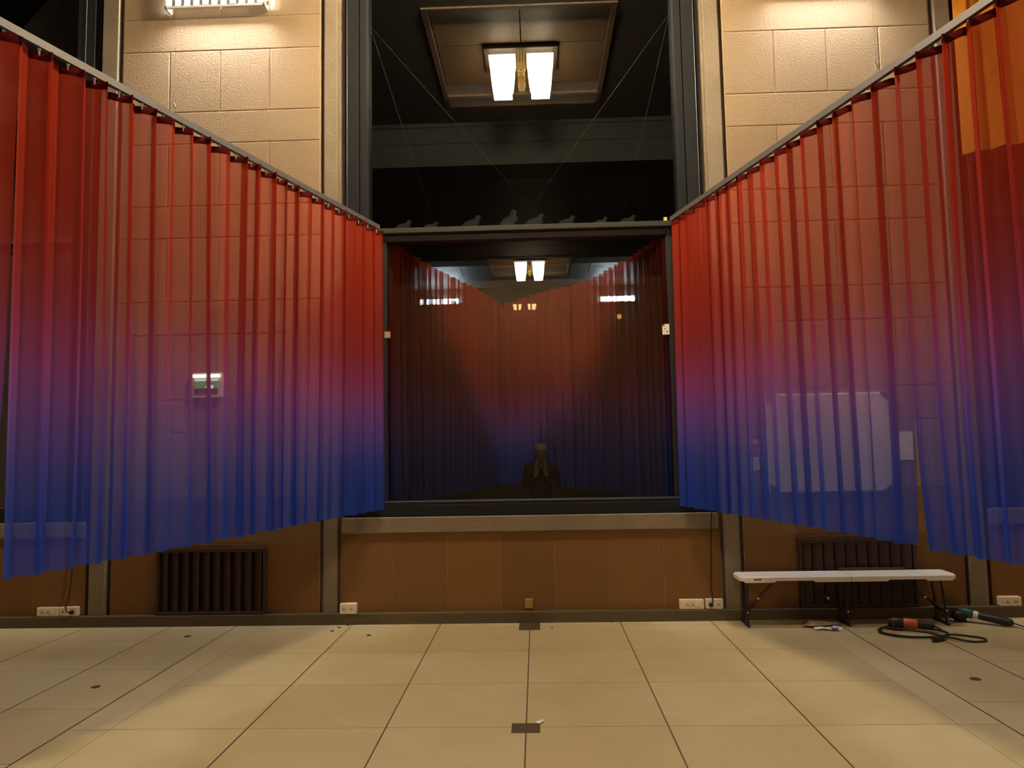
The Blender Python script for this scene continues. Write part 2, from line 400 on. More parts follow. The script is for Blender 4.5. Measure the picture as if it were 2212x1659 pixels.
# ------------------------------------------------------------------ curtains
def seg_path(pts):
    pts = [Vector((p[0], p[1], 0)) for p in pts]; d = [0]
    for a, b in zip(pts[:-1], pts[1:]): d.append(d[-1] + (b-a).length)
    def at(s):
        s = min(max(s, 0), d[-1])
        for i in range(len(d)-1):
            if s <= d[i+1] + 1e-9:
                t = (pts[i+1]-pts[i]); return pts[i] + t*((s-d[i])/(d[i+1]-d[i])), t.normalized()
    return at, d[-1]
def curtain(pts, label, period=.163, amp=.047, seed=1, zt=3.632, zb=1.03, e0=0, e1=0, epow=3, over=.021, hooks=True, group=None, name='curtain', cloth=None, rows=20, per=14):
    rnd = random.Random(seed); at, L = seg_path(pts); n = max(1, round(L/period)); p = L/n
    b0, _ = at(L/2)
    root = thing(name, (b0.x, b0.y, zb), label, 'curtain', group)
    A = [amp*rnd.uniform(.72, 1.18) for _ in range(n+2)]; W = [rnd.uniform(-1, 1) for _ in range(n+2)]; Q = [rnd.uniform(-1, 1) for _ in range(n+2)]
    S = [rnd.uniform(0, 1) for _ in range(n+2)]; K = [rnd.uniform(-.024, .024) for _ in range(n+2)]
    def sm(arr, s):
        u = s/p; i = int(u); f = u-i; f = f*f*(3-2*f); return arr[i]*(1-f) + arr[min(i+1, n+1)]*f
    m = MB(); N = n*per; grid = []
    for j in range(rows+1):
        t = j/rows; zz = zt + (zb-zt)*t; row = []
        for i in range(N+1):
            s = L*i/N; ph = 2*PI*s/p
            bp, tg = at(s); nr = Vector((-tg.y, tg.x, 0))
            a = sm(A, s)*(1 + .22*t*sm(Q, s)); ef = min(1, 8*s/L, 8*(L-s)/L); sh = .030*t*sm(W, s)*ef + .010*t*ef*math.sin(3*t + s*2.3 + seed)
            u = -over*(.6 + .8*sm(S, s))*math.sin(2*ph) + sh + sm(K, s)*ef
            # free ends swing a little towards the bottom
            u += e0*t**epow*max(0, 1 - s/.5) + e1*t**epow*max(0, 1 - (L-s)/.5)
            v = a*math.cos(ph) + .012*math.sin(ph*2+sm(Q, s)*3) + .020*t*math.sin(s*1.7 + seed)
            q = bp + tg*u + nr*v
            row.append((q.x, q.y, zz + (0 if j else .004*math.cos(ph))))
        grid.append(row)
    vs = [v for r in grid for v in r]; fs = []
    for j in range(rows):
        for i in range(N):
            fs.append((j*(N+1)+i, j*(N+1)+i+1, (j+1)*(N+1)+i+1, (j+1)*(N+1)+i))
    m.add(vs, fs); m.build('fabric', cloth or M['voile'], root, smooth=180)
    if hooks:
        h = MB(); row0, row1 = grid[0], grid[1]; hv = []
        for i in range(N+1):
            x, y, z_ = row0[i]; s = L*i/N; bp, tg = at(s); nr = Vector((-tg.y, tg.x, 0))
            hv += [(x+nr.x*.0015, y+nr.y*.0015, z_+.002), (x+nr.x*.0015, y+nr.y*.0015, z_-.042), (x-nr.x*.0015, y-nr.y*.0015, z_+.002), (x-nr.x*.0015, y-nr.y*.0015, z_-.042)]
        hf = []
        for i in range(N):
            a, b = 4*i, 4*i+4; hf += [(a, b, b+1, a+1), (a+2, a+3, b+3, b+2), (a, a+2, b+2, b)]
        h.add(hv, hf); h.build('heading_tape', M['heading'], root, smooth=180)
        hk = None
        for k in range(n):
            s = (k+.25)*p; bp, tg = at(s)
            g = MB(); g.tube([(bp.x, bp.y, zt-.02), (bp.x, bp.y, zt+.010)], .0045, 6); g.ball((bp.x, bp.y, zt+.011), .009, .009, .007, 8, 5)
            g.build('hook', M['hook'], root, smooth=40)
    return root
def track(pts, label, z0=3.652, z1=3.694, hw=.014, group='curtain tracks'):
    at, L = seg_path(pts); b0, _ = at(L/2); m = MB()
    pp = [Vector((p[0], p[1], 0)) for p in pts]
    left = []; right = []
    for i, q in enumerate(pp):
        t = (pp[min(i+1, len(pp)-1)] - pp[max(i-1, 0)]).normalized(); nr = Vector((-t.y, t.x, 0))*hw
        left.append(q+nr); right.append(q-nr)
    for i in range(len(pp)-1):
        a, b, c, d = left[i], left[i+1], right[i+1], right[i]
        vs = [(v.x, v.y, zz) for zz in (z0, z1) for v in (a, b, c, d)]
        m.add(vs, [(0,1,2,3), (7,6,5,4), (0,4,5,1), (1,5,6,2), (2,6,7,3), (3,7,4,0)])
    o = m.build('curtain_track', M['alu']); return tag(o, label, 'curtain track', group)
LP = [(-1.452, 6.80), (-2.505, 3.38), (-3.05, 1.6), (-3.7, -.6)]
RP = [(1.297, 6.80), (2.195, 3.42), (2.70, 1.6), (3.35, -.6)]
track(LP, 'grey curtain track of the left curtain, sloping down to the window in view')
track(RP, 'grey curtain track of the right curtain, running from the window to the right edge')
def lerp2(a, b, y): t = (y-a[1])/(b[1]-a[1]); return (a[0]+(b[0]-a[0])*t, y)
lq = lerp2(LP[0], LP[1], 3.385); rq = lerp2(RP[0], RP[1], 4.085); rq2 = lerp2(RP[0], RP[1], 4.052); lq2 = (LP[1][0]-.006, 3.368)
curtain([LP[0], lq], 'long red to blue sheer curtain left of the window', seed=3, e1=-.006, epow=4)
curtain([lq2, LP[2], LP[3]], 'red to blue curtain width just showing at the left edge of the photo', seed=5, e0=.13, epow=7)
curtain([RP[0], rq], 'red to blue sheer curtain right of the window, hanging in front of the whiteboard', seed=11, e1=-.03, epow=6)
curtain([rq2, RP[1], RP[2], RP[3]], 'darker red to blue curtain width at the right edge, beyond the slit over the grille', seed=17, e0=.07, epow=6)

# curtains of the hall beyond the glass
BL = [(-1.40, 7.10), (-1.221, 8.008), (-.944, 8.914), (-.755, 9.449), (-.55, 10.3), (-.46, 11.1)]
BR = [(1.30, 7.10), (1.191, 7.62), (1.002, 8.246), (.767, 9.03), (.606, 9.305), (.235, 9.656), (-.057, 10.079), (-.40, 10.55)]
BD = [(-1.863, 9.10), (-.409, 11.40), (1.216, 13.36), (1.951, 14.29)]
curtain(BL, cloth=M['voile'], label='dim red curtain behind the glass, starting at the left window jamb', seed=23, hooks=False, rows=10, per=10)
curtain(BR, cloth=M['voile'], label='dim red curtain behind the glass, curving in from the right window jamb', seed=29, hooks=False, rows=10, per=10)
curtain(BD, cloth=M['voile_far'], label='dim red curtain crossing diagonally furthest behind the glass', seed=31, hooks=False, rows=10, per=10)

# orange drape in the right hand window
curtain([(3.985, 6.77), (4.6, 6.42), (5.6, 6.30)], 'bright orange drape in the top right corner of the photo', period=.21, amp=.05, seed=41, zt=6.28, zb=4.2, hooks=False, name='orange_drape', cloth=M['orange_cloth'])

# suspension wires of the tracks
def wire(a, b, r, label, mat_=None, cat='wire', name='suspension_wire', group='suspension wires'):
    return tag(MB().tube([a, b], r, 6).build(name, mat_ or M['wire'], smooth=60), label, cat, group)
def onL(y): return lerp2(LP[0], LP[1], y)
def onR(y): return lerp2(RP[0], RP[1], y)
x, y = onL(3.755); wire((x, y, 3.694), (x, y, ZC), .0016, 'thin wire holding the left track, nearest the left edge')
x, y = onL(3.955); wire((x, y, 3.694), (x, y, ZC), .0035, 'white rod holding the left track beside the stone pilaster', M['white_rod'], 'rod', 'suspension_rod', None)
x, y = onL(4.36); wire((x, y, 3.694), (x, y, ZC), .0010, 'thin wire holding the left track in front of the wall lamp')
x, y = onR(4.16); wire((x, y, 3.694), (x, y, ZC), .0010, 'thin wire holding the right curtain track')
for (x, y), lb in ((onL(4.36), 'small white wire clip just above the left curtain track'), (onR(4.16), 'small white wire clip just above the right curtain track')):
    c = MB(); c.obox((x, y, 3.745), (1,0,.4), (0,1,0), (-.4,0,1), .006, .006, .017); c.ball((x, y, 3.722), .005, .005, .006, 8, 6)
    tag(c.build('wire_clip', M['white_plastic'], bevel=.002), lb, 'clip', 'wire clips on the tracks')

# ------------------------------------------------------------------ ceiling lamps
def chandelier(y, label, near, CX=CX):
    r = thing('ceiling_lamp', (CX, y, ZC), label, 'lamp', 'twin lantern ceiling lamps')
    fz = 6.445; L1 = (M['lamp_fill'] if near == 2 else M['lamp']) if near else M['lamp_far']; L2 = M['lamp_top'] if near else M['lamp_far_top']; L3 = M['lamp'] if near else M['lamp_far_rim']
    f = MB()
    f.box(CX-.455, CX+.455, y-.30, y-.255, fz-.055, fz+.0); f.box(CX-.455, CX+.455, y+.255, y+.30, fz-.055, fz+.0)
    f.box(CX-.455, CX-.41, y-.255, y+.255, fz-.055, fz+.0); f.box(CX+.41, CX+.455, y-.255, y+.255, fz-.055, fz+.0)
    f.box(CX-.41, CX+.41, y-.255, y+.255, fz-.02, fz+.0)
    f.build('mounting_frame', M['bronze'], r, bevel=.006)
    st = MB(); st.box(CX-.012, CX+.012, y-.02, y+.02, fz-.20, fz-.01); st.build('stem', M['brass'], r)
    b = MB()
    for dx in (-.034, 0, .034): b.box(CX+dx-.011, CX+dx+.011, y-.265, y-.235, fz-.24, fz-.04)
    b.box(CX-.05, CX+.05, y-.25, y-.215, fz-.31, fz-.20); b.box(CX-.038, CX+.038, y-.255, y-.20, fz-.36, fz-.30)
    b.build('brass_bar', M['brass'], r, bevel=.004)
    MB().ball((CX, y-.27, fz-.33), .018, .018, .018).build('knob', M['chrome'], r, smooth=60)
    for s in (-1, 1):
        cx = CX + s*.235
        t = MB(); t.frustum(cx, y, fz-.16, fz-.055, .150, .150, .168, .168); sh = t.build('upper_glass', L2, r, bevel=.008)
        t = MB(); t.frustum(cx, y, fz-.30, fz-.16, .140, .140, .152, .152); t.frustum(cx-.0, y, fz-.41, fz-.30, .126, .126, .140, .140)
        t.frustum(cx, y, fz-.27, fz-.18, .112, .160, .118, .168); t.frustum(cx, y, fz-.38, fz-.30, .100, .148, .106, .154)
        t.build('lantern_glass', L1, r, bevel=.004)
        t = MB(); t.frustum(cx, y, fz-.50, fz-.41, .108, .108, .118, .118)
        t.build('lantern_tip', L1, r, bevel=.004)
        t = MB()
        for a, b_, c, d in ((-1,-1,1,-1), (1,-1,1,1), (1,1,-1,1), (-1,1,-1,-1)):
            t.tube([(cx+a*.108, y+b_*.108, fz-.50), (cx+c*.108, y+d*.108, fz-.50)], .007, 6)
        t.build('glass_rim', L3, r)
    return r
chandelier(8.90, 'twin lantern ceiling lamp high behind the upper window pane', False)
chandelier(19.40, 'small distant twin lantern lamp seen through the lower window pane', False)
chandelier(5.10, 'twin lantern ceiling lamp above the floor in front of the window', True)
chandelier(-5.40, 'twin lantern ceiling lamp behind the camera', True)
chandelier(5.10, 'unseen twin lantern fill lamp added in the left bay', 2, CX-7.5)  # unseen lamps added on both sides to brighten the floor beside the curtains
chandelier(5.10, 'unseen twin lantern fill lamp added in the right bay', 2, CX+7.5)

# ------------------------------------------------------------------ wall light boxes
def wall_light(x0, x1, y, z0, face, label, em):
    """slatted white light box; face -1 looks towards -y"""
    r = thing('wall_light', ((x0+x1)/2, y, z0), label, 'wall light', 'slatted wall lights')
    ya, yb = (y-.15, y-.03) if face < 0 else (y+.03, y+.15)
    f = MB(); f.box(x0, x1, ya, ya+.022, z0, z0+.024); f.box(x0+.02, x1-.02, y-.060, y, z0+.085, z0+.095); f.box(x0, x0+.020, ya, yb, z0, z0+.36); f.box(x1-.020, x1, ya, yb, z0, z0+.36)
    f.build('frame', M['led_body'], r, bevel=.003)
    g = MB(); n = 11
    for k in range(1, n):
        xx = x0 + (x1-x0)*k/n; g.box(xx-.016, xx+.016, ya+.004, ya+.012, z0+.022, z0+.355)
    g.build('slats', M['led_slat'], r)
    ym = (ya+yb)/2
    for xx in (x0-.012, x1+.012): MB().ball((xx, ym, z0+.055), .016, .012, .022).build('side_knob', M['led_slat'], r, smooth=50)
    for xx in (x0+.04, x1-.04): MB().box(xx-.008, xx+.008, min(yb, y), max(ya, y), z0+.30, z0+.33).build('wall_bracket', M['led_body'], r)
    t = MB(); t.tube([(x0+.03, y-.115, z0+.33), (x1-.03, y-.115, z0+.33)], .028, 12)
    t.build('light_tube', em, r, smooth=60)
    return r
wall_light(-3.512, -2.532, YW, 5.868, -1, 'slatted white wall light above the left curtain', M['led'])
wall_light(2.320, 3.300, YW, 5.885, -1, 'slatted white wall light above the right curtain, at the top edge', M['led'])
def far_tube(x0, x1, z, label):
    r = thing('strip_light', ((x0+x1)/2, 21.9, z-.1), label, 'strip light', 'strip lights on the far wall')
    b = MB(); b.box(x0, x1, 21.90, 22.002, z-.09, z-.06); b.build('housing', M['led_body'], r, bevel=.004)
    t = MB(); t.tube([(x0+.01, 21.90, z), (x1-.01, 21.90, z)], .075, 12); t.build('light_tube', M['led_far'], r, smooth=60)
    return r
far_tube(-3.44, -2.25, 5.90, 'white strip light shining through the red curtain, left behind the glass')
far_tube(1.99, 3.02, 5.86, 'white strip light shining through the red curtain, right behind the glass')
wl = thing('wall_lamp', (2.53, 21.98, 5.2), 'tiny orange lamp under the right strip light behind the glass', 'lamp')
MB().box(2.50, 2.56, 21.92, 22.0, 5.20, 5.24).build('bracket', M['bronze'], wl)
MB().ball((2.53, 21.86, 5.31), .075, .075, .075).build('bulb', M['orange_bulb'], wl, smooth=60)
for k, x in enumerate((-.50, -.06)):
    w_ = thing('amber_lantern', (x, 21.98, 5.55), ['left', 'right'][k] + ' of two tiny amber lanterns far behind the curtain in the window', 'lamp', 'amber lanterns on the far wall')
    MB().box(x-.15, x+.15, 21.84, 22.002, 5.755, 5.775).build('cap', M['bronze'], w_)
    MB().box(x-.02, x+.02, 21.97, 22.002, 5.58, 5.755).build('bracket', M['bronze'], w_)
    MB().frustum(x, 21.92, 5.60, 5.755, .10, .05, .13, .07).build('lantern_glass', M['amber_pane'], w_)

# ------------------------------------------------------------------ radiator grilles
def grille(x0, x1, z0, z1, label):
    r = thing('radiator_grille', ((x0+x1)/2, YW, z0), label, 'radiator grille', 'brown radiator grilles')
    yf = YW-.055
    f = MB(); f.box(x0, x1, yf, YW, z1-.035, z1); f.box(x0, x1, yf, YW, z0, z0+.028); f.box(x0, x0+.022, yf, YW, z0+.028, z1-.035); f.box(x1-.022, x1, yf, YW, z0+.028, z1-.035)
    f.build('frame', M['grille'], r, bevel=.004)
    MB().box(x0+.022, x1-.022, YW-.006, YW-.001, z0+.028, z1-.035).build('back_panel', M['grille_in'], r)
    n = 10; w = (x1-x0-.044)/n
    for k in range(n):
        a = x0 + .022 + k*w
        s = MB(); s.prism([(0.008, .034), (w-.016, .002), (w-.013, .007), (.011, .039)], (a, yf, z0+.028), (1,0,0), (0,1,0), (0,0,z1-z0-.063))
        s.build('louvre', M['grille'], r)
    for xx in (x0-.008, x1+.008):
        for zz in (z0+.09, z1-.09): MB().tube([(xx, yf+.02, zz-.018), (xx, yf+.02, zz+.018)], .008, 8).build('hinge', M['grille'], r, smooth=40)
grille(-3.532, -2.515, .100, .700, 'dark brown louvred radiator grille under the left curtain')
grille(2.335, 3.362, .100, .712, 'dark brown louvred radiator grille behind the white bench')

# ------------------------------------------------------------------ sockets
def ring(m, c, r, y, mi, n=16):
    m.prism([(r*math.cos(2*PI*k/n), r*math.sin(2*PI*k/n)) for k in range(n)], (c[0], y, c[1]), (1,0,0), (0,0,1), (0,-.0025,0), mi)
def socket(x0, x1, z0, z1, label, holes, plug=None, mat_='cream_plastic', module=None, dep=.045):
    r = thing('wall_socket', ((x0+x1)/2, YW, z0), label, 'wall socket', None)
    MB().box(x0, x1, YW-dep, YW-.0, z0, z1).build('box', M[mat_], r, bevel=.006)
    for k, hx in enumerate(holes):
        h = MB(); ring(h, (hx, (z0+z1)/2), .021, YW-dep, 0)
        o = h.build('outlet', M['cream_plastic'] if mat_ != 'brass' else M['brass'], r)
        d = MB(); zc = (z0+z1)/2
        for dx in (-.009, .009): ring(d, (hx+dx, zc-.003), .0045, YW-dep-.0025, 0, 8)
        ring(d, (hx, zc+.010), .0035, YW-dep-.0025, 0, 8)
        d.tube([(hx-.014, YW-dep-.004, zc+.008), (hx+.006, YW-dep-.004, zc-.012)], .002, 5)
        d.build('contacts', M['socket_hole'], o)
    if module:
        m2 = MB(); m2.box(module-.022, module+.022, YW-dep-.004, YW-dep+.002, (z0+z1)/2-.012, (z0+z1)/2+.024); m2.build('data_module', M['white_plastic'], r)
    return r
def plug(x, z, path, label, dep=.045):
    r = thing('plug_and_cable', (x, YW-dep, z), label, 'power cable')
    p = MB(); p.tube([(x, YW-dep-.001, z), (x, YW-dep-.022, z), (x, YW-dep-.036, z)], .019, 14, radii=[.020, .019, .014]); p.build('plug', M['black'], r, smooth=40)
    MB().tube(path, .0065, 8).build('cable', M['black'], r, smooth=60)
socket(-4.655, -4.452, .099, .181, 'wide white socket box left of its twin, near the left edge', (-4.60, -4.545), module=-4.51)
socket(-4.442, -4.268, .099, .183, 'white double socket with a black plug, left of the pilaster', (-4.405, -4.315))
plug(-4.315, .140, [(-4.315, YW-.085, .14), (-4.345, YW-.088, .15), (-4.362, YW-.078, .185), (-4.355, YW-.05, .26), (-4.345, YW-.03, .45), (-4.325, YW-.03, .75), (-4.31, YW-.035, 1.1), (-4.30, YW-.035, 1.9)], 'black plug and cable rising from the socket near the left edge')
socket(-1.822, -1.672, .099, .188, 'white double socket on the baseboard left under the window', (-1.78, -1.715), dep=.075)
socket(-.139, -.064, .118, .206, 'small square brass socket in the middle under the window', (-.1015,), mat_='brass', dep=.02)
socket(1.252, 1.472, .099, .186, 'wide white socket box with a data module, right under the window', (1.325, 1.372), module=1.42)
socket(1.486, 1.642, .099, .188, 'white double socket with a black plug beside the right pilaster', (1.53, 1.60))
plug(1.53, .140, [(1.53, YW-.083, .14), (1.537, YW-.088, .165), (1.543, YW-.07, .21), (1.541, YW-.045, .30), (1.552, YW-.035, .52), (1.560, YW-.04, .80), (1.566, YW-.06, .96), (1.57, YW-.06, 1.3), (1.572, YW-.06, 2.4)], 'black plug and cable rising from the socket beside the right pilaster')
socket(4.070, 4.255, .099, .180, 'white double socket at the far right beyond the bench', (4.13, 4.205), dep=.06)

# ------------------------------------------------------------------ things on the wall behind the curtains
ex_ = thing('exit_sign', (-3.09, YW, 2.09), 'green emergency exit sign with arrow glowing behind the left curtain', 'exit sign')
MB().box(-3.24, -2.94, YW-.045, YW, 2.095, 2.33).build('housing', M['white_plastic'], ex_, bevel=.006)
MB().tube([(-3.215, YW-.055, 2.300), (-2.965, YW-.055, 2.300)], .013, 10).build('lamp_tube', M['exit_lamp'], ex_, smooth=60)
MB().box(-3.20, -2.98, YW-.052, YW-.045, 2.135, 2.262).build('sign_panel', M['exit_green'], ex_)
MB().box(-3.20, -2.98, YW-.053, YW-.046, 2.135, 2.183).build('lower_panel', M['exit_dark'], ex_)
MB().box(-3.20, -2.98, YW-.053, YW-.046, 2.252, 2.268).build('top_stripe', M['exit_white'], ex_)
ar = MB(); ar.prism([(-.040, 0), (-.005, .034), (-.005, .016), (.036, .016), (.036, -.016), (-.005, -.016), (-.005, -.034)], (-3.058, YW-.055, 2.197), (1,0,0), (0,0,1), (0,-.003,0))
ar.build('arrow', M['exit_white'], ex_)
wb = thing('whiteboard', (2.655, YW, 1.13), 'large white board on the wall, glowing through the right curtain', 'whiteboard')
MB().box(2.105, 3.205, YW-.050, YW-.0005, 1.130, 2.018).build('panel', M['whiteboard'], wb, bevel=.01)
for sx, sz in ((0,0), (1,0), (0,1), (1,1)):
    X = 2.105+1.10*sx; Z = 1.13+.888*sz; a = 1 if sx == 0 else -1; b = 1 if sz == 0 else -1
    MB().prism([(0,0), (a*.085,0), (a*.075,b*.012), (a*.012,b*.075), (0,b*.085)], (X, YW-.051, Z), (1,0,0), (0,0,1), (0,-.006,0)).build('corner_bracket', M['bracket'], wb)
nt2 = thing('wall_notice', (1.985, YW, 1.325), 'small red and white notice left of the white board', 'notice')
MB().box(1.942, 2.032, YW-.008, YW+.001, 1.325, 1.610).build('sheet', M['paper'], nt2)
MB().box(1.950, 2.024, YW-.010, YW-.007, 1.450, 1.575).build('red_field', M['red_print'], nt2)
tag(MB().box(3.275, 3.420, YW-.012, YW+.001, 1.40, 1.655).build('paper_notice', M['paper']), 'small plain paper notice right of the white board', 'notice')

# ------------------------------------------------------------------ bench
bn = thing('folding_bench', (2.65, 6.67, 0), 'white plastic folding bench with dark metal legs, by the right wall', 'bench')
X0, X1, Y0_, Y1_, ZT = 1.722, 3.565, 6.535, 6.795, .432
def half(xa, xb, left):
    def outline(z, inset=0):
        c = .045; pts = []
        def arc(cx, cy, a0): return [(cx + (c-inset)*math.cos(a0 + k*PI/10), cy + (c-inset)*math.sin(a0 + k*PI/10)) for k in range(6)]
        if left:
            pts += [(xb, Y0_+inset), (xb, Y1_-inset)] + arc(xa+c, Y1_-c, PI/2) + arc(xa+c, Y0_+c, PI)
        else:
            pts += arc(xb-c, Y0_+c, -PI/2) + arc(xb-c, Y1_-c, 0) + [(xa, Y1_-inset), (xa, Y0_+inset)]
        return [(p[0], p[1], z) for p in pts]
    m = MB(); rings = [outline(ZT, .012), outline(ZT-.010, 0), outline(ZT-.038, 0), outline(ZT-.038, .010)]
    n = len(rings[0]); fs = [tuple(range(n))]
    for j in range(3):
        for i in range(n): fs.append((j*n+i, j*n+(i+1) % n, (j+1)*n+(i+1) % n, (j+1)*n+i))
    fs.append(tuple(range(4*n-1, 3*n-1, -1)))
    m.add([v for r in rings for v in r], fs)
    # deeper ends of the side skirt
    L = xb-xa
    for a, b in (((.03, .33) if left else (0, .36)), ((.66, 1) if left else (.70, .97))):
        for yy in (Y0_+.002, Y1_-.014):
            u0, u1 = xa+a*L, xa+b*L
            m.prism([(u0, 0), (u1, 0), (u1 - (.02 if b < .99 else 0), -.014), (u0 + (.02 if a > .01 else 0), -.014)], (0, yy, ZT-.038), (1,0,0), (0,0,1), (0,.012,0))
    return m.build('seat_half', M['bench'], bn, smooth=35)
xm = X0 + .951
half(X0, xm-.003, True); half(xm+.003, X1, False)
MB().box(X0+.12, X0+.185, Y0_-.002, Y0_+.002, ZT-.031, ZT-.019).build('maker_plate', M['label_ink'], bn)
def leg_frame(x, brace_dx, lean=0):
    o = MB(); r = .0105
    for yy in (6.585, 6.745):
        o.tube([(x+lean, yy, ZT-.03), (x+lean*.3, yy, .22), (x, yy, .02)], r, 8)
    o.tube([(x+lean, 6.585, ZT-.045), (x+lean, 6.745, ZT-.045)], r, 8); o.tube([(x, 6.585, .11), (x, 6.745, .11)], .008, 8)
    lf = o.build('leg', M['blackmetal'], bn, smooth=50)
    f = MB(); f.tube([(x, 6.555, .013), (x, 6.785, .013)], .013, 10); f.ball((x, 6.555, .0135), .0145, .012, .0135); f.ball((x, 6.785, .0135), .0145, .012, .0135)
    f.build('foot_bar', M['black'], lf, smooth=50)
    if brace_dx:
        b = MB(); b.tube([(x, 6.665, .12), (x+brace_dx*.45, 6.665, .245), (x+brace_dx, 6.665, ZT-.035)], .009, 8)
        b.tube([(x, 6.60, .115), (x+brace_dx*.22, 6.655, .18)], .010, 8); b.tube([(x, 6.73, .115), (x+brace_dx*.22, 6.675, .18)], .010, 8)
        b.build('brace', M['blackmetal'], bn, smooth=50)
        c = MB(); c.tube([(x+brace_dx*.36, 6.653, .215), (x+brace_dx*.40, 6.653, .232)], .0115, 8); c.tube([(x, 6.574, .122), (x, 6.571, .122)], .008, 8)
        c.build('rivet', M['chrome'], bn, smooth=50)
leg_frame(1.790, .30, .006); leg_frame(xm-.03, -.36, .02); leg_frame(3.475, -.36, -.035)
tag(MB().box(2.66, 3.245, 6.772, 6.812, ZT, ZT+.022).build('dark_batten', M['darkwood'], bevel=.003), 'thin dark brown batten lying along the back edge of the white bench', 'batten')

# litter under the bench
def crumple(name, outline, z, mat_, label, cat, seed, h=.02, group=None, mats=None):
    rnd = random.Random(seed); m = MB(); n = len(outline); cx = sum(p[0] for p in outline)/n; cy = sum(p[1] for p in outline)/n
    ringz = [[(cx+(p[0]-cx)*f, cy+(p[1]-cy)*f, z + (h*rnd.random() if f > .2 else h)) for p in outline] for f in (1, .66, .33)]
    vs = [v for r in ringz for v in r] + [(cx, cy, z+h)]; fs = []
    for j in range(2):
        for i in range(n): fs.append((j*n+i, j*n+(i+1) % n, (j+1)*n+(i+1) % n, (j+1)*n+i))
    for i in range(n): fs.append((2*n+i, 2*n+(i+1) % n, 3*n))
    m.add(vs, fs); o = m.build(name, mats or mat_)
    s = o.modifiers.new('sheet', 'SOLIDIFY'); s.thickness = .0025; s.offset = 1
    return tag(o, label, cat, group)
crumple('crumpled_cardboard', [(2.24, 6.55), (2.30, 6.50), (2.45, 6.53), (2.56, 6.55), (2.55, 6.63), (2.47, 6.62), (2.43, 6.68), (2.34, 6.69), (2.30, 6.62)], .003, M['card'], 'torn brown cardboard lying under the middle of the bench', 'cardboard', 3, .035)
sh = crumple('crumpled_paper', [(2.31, 6.44), (2.37, 6.425), (2.44, 6.42), (2.46, 6.40), (2.51, 6.41), (2.57, 6.49), (2.49, 6.50), (2.44, 6.48), (2.38, 6.50), (2.31, 6.49)], .003, M['paper'], 'crumpled white paper with blue print in front of the cardboard', 'paper', 8, .022)
MB().prism([(0, 0), (.05, -.005), (.075, .012), (.02, .022)], (2.425, 6.405, .016), (1,0,0), (0,1,.35), (0,-.001,.002)).build('blue_print', M['paper_blue'], sh)

# ------------------------------------------------------------------ power tools
at_ = thing('angle_grinder', (3.10, 6.40, 0), 'orange and black corded power tool lying by its coiled cable', 'power tool')
def P2(a, b): return Vector(a) + (Vector(b)-Vector(a))
c0, c1 = Vector((2.93, 6.47, .058)), Vector((3.20, 6.36, .050)); ax = (c1-c0).normalized()
g = MB(); g.tube([c0, c0+ax*.03, c0+ax*.09, c0+ax*.115], .045, 16, radii=[.030, .045, .045, .040]); g.build('gear_head', M['blackmetal'], at_, smooth=40)
g = MB(); g.tube([c0+ax*.112, c0+ax*.12, c0+ax*.20, c0+ax*.215], .045, 16, radii=[.041, .045, .043, .036]); g.build('motor_housing', M['orange_tool'], at_, smooth=40)
g = MB(); g.tube([c0+ax*.212, c0+ax*.24, c0+ax*.31, c0+ax*.34], .03, 14, radii=[.035, .029, .027, .018]); g.build('handle', M['black'], at_, smooth=40)
dn = Vector((-ax.y, ax.x, 0)); dk = c0+ax*.03
g = MB(); g.tube([dk+Vector((0,0,-.038)), dk+Vector((0,0,-.047))], .055, 20); g.tube([dk+Vector((0,0,-.030)), dk+Vector((0,0,-.040))], .020, 12); g.build('disc', M['bronze'], at_, smooth=40)
g = MB(); g.tube([dk-dn*.04, dk-dn*.10+Vector((0,0,.01)), dk-dn*.15+Vector((0,0,.0))], .014, 10); g.build('side_handle', M['black'], at_, smooth=50)
def coil():
    e = c0+ax*.335; pts = [e, e+Vector((.04, -.03, -.02)), e+Vector((.06, -.09, -.040))]
    z = .0085
    pts += [(3.27, 6.22, z), (3.15, 6.17, z), (2.99, 6.165, z+.002), (2.86, 6.23, z), (2.80, 6.34, z), (2.86, 6.46, z), (2.99, 6.50, z+.004), (3.14, 6.46, z+.002), (3.25, 6.36, z+.008), (3.30, 6.26, z+.009),
            (3.24, 6.17, z+.010), (3.10, 6.13, z+.008), (2.93, 6.155, z+.009), (2.815, 6.25, z+.008), (2.80, 6.36, z+.008), (2.91, 6.44, z+.009), (3.05, 6.33, z+.010), (3.15, 6.20, z+.018), (3.24, 6.09, z+.012), (3.36, 6.02, z),
            (3.47, 6.03, z), (3.50, 6.11, z), (3.43, 6.18, z), (3.33, 6.19, z+.010), (3.24, 6.15, z+.018), (3.19, 6.10, z+.014)]
    pts = [Vector(p) for p in pts]; out = []
    for i in range(len(pts)-1):
        p0, p1, p2, p3 = pts[max(i-1,0)], pts[i], pts[i+1], pts[min(i+2, len(pts)-1)]
        for k in range(6):
            t = k/6; out.append(.5*((2*p1) + (p2-p0)*t + (2*p0-5*p1+4*p2-p3)*t*t + (-p0+3*p1-3*p2+p3)*t**3))
    return out + [pts[-1]]
MB().tube(coil(), .0080, 8).build('cable', M['black'], at_, smooth=60)
g = MB(); g.tube([(3.20, 6.11, .022), (3.16, 6.075, .022), (3.10, 6.05, .022), (3.075, 6.04, .022)], .022, 12, radii=[.012, .021, .023, .020]); g.build('plug', M['black'], at_, smooth=40)
g = MB()
for d in (-.009, .009): g.tube([(3.075-.3*d, 6.04+d, .024), (3.045-.3*d, 6.028+d, .024)], .0028, 6)
g.build('pins', M['chrome'], at_)
dr = thing('corded_drill', (3.78, 6.58, 0), 'teal and black corded power tool lying near the far right socket', 'power tool')
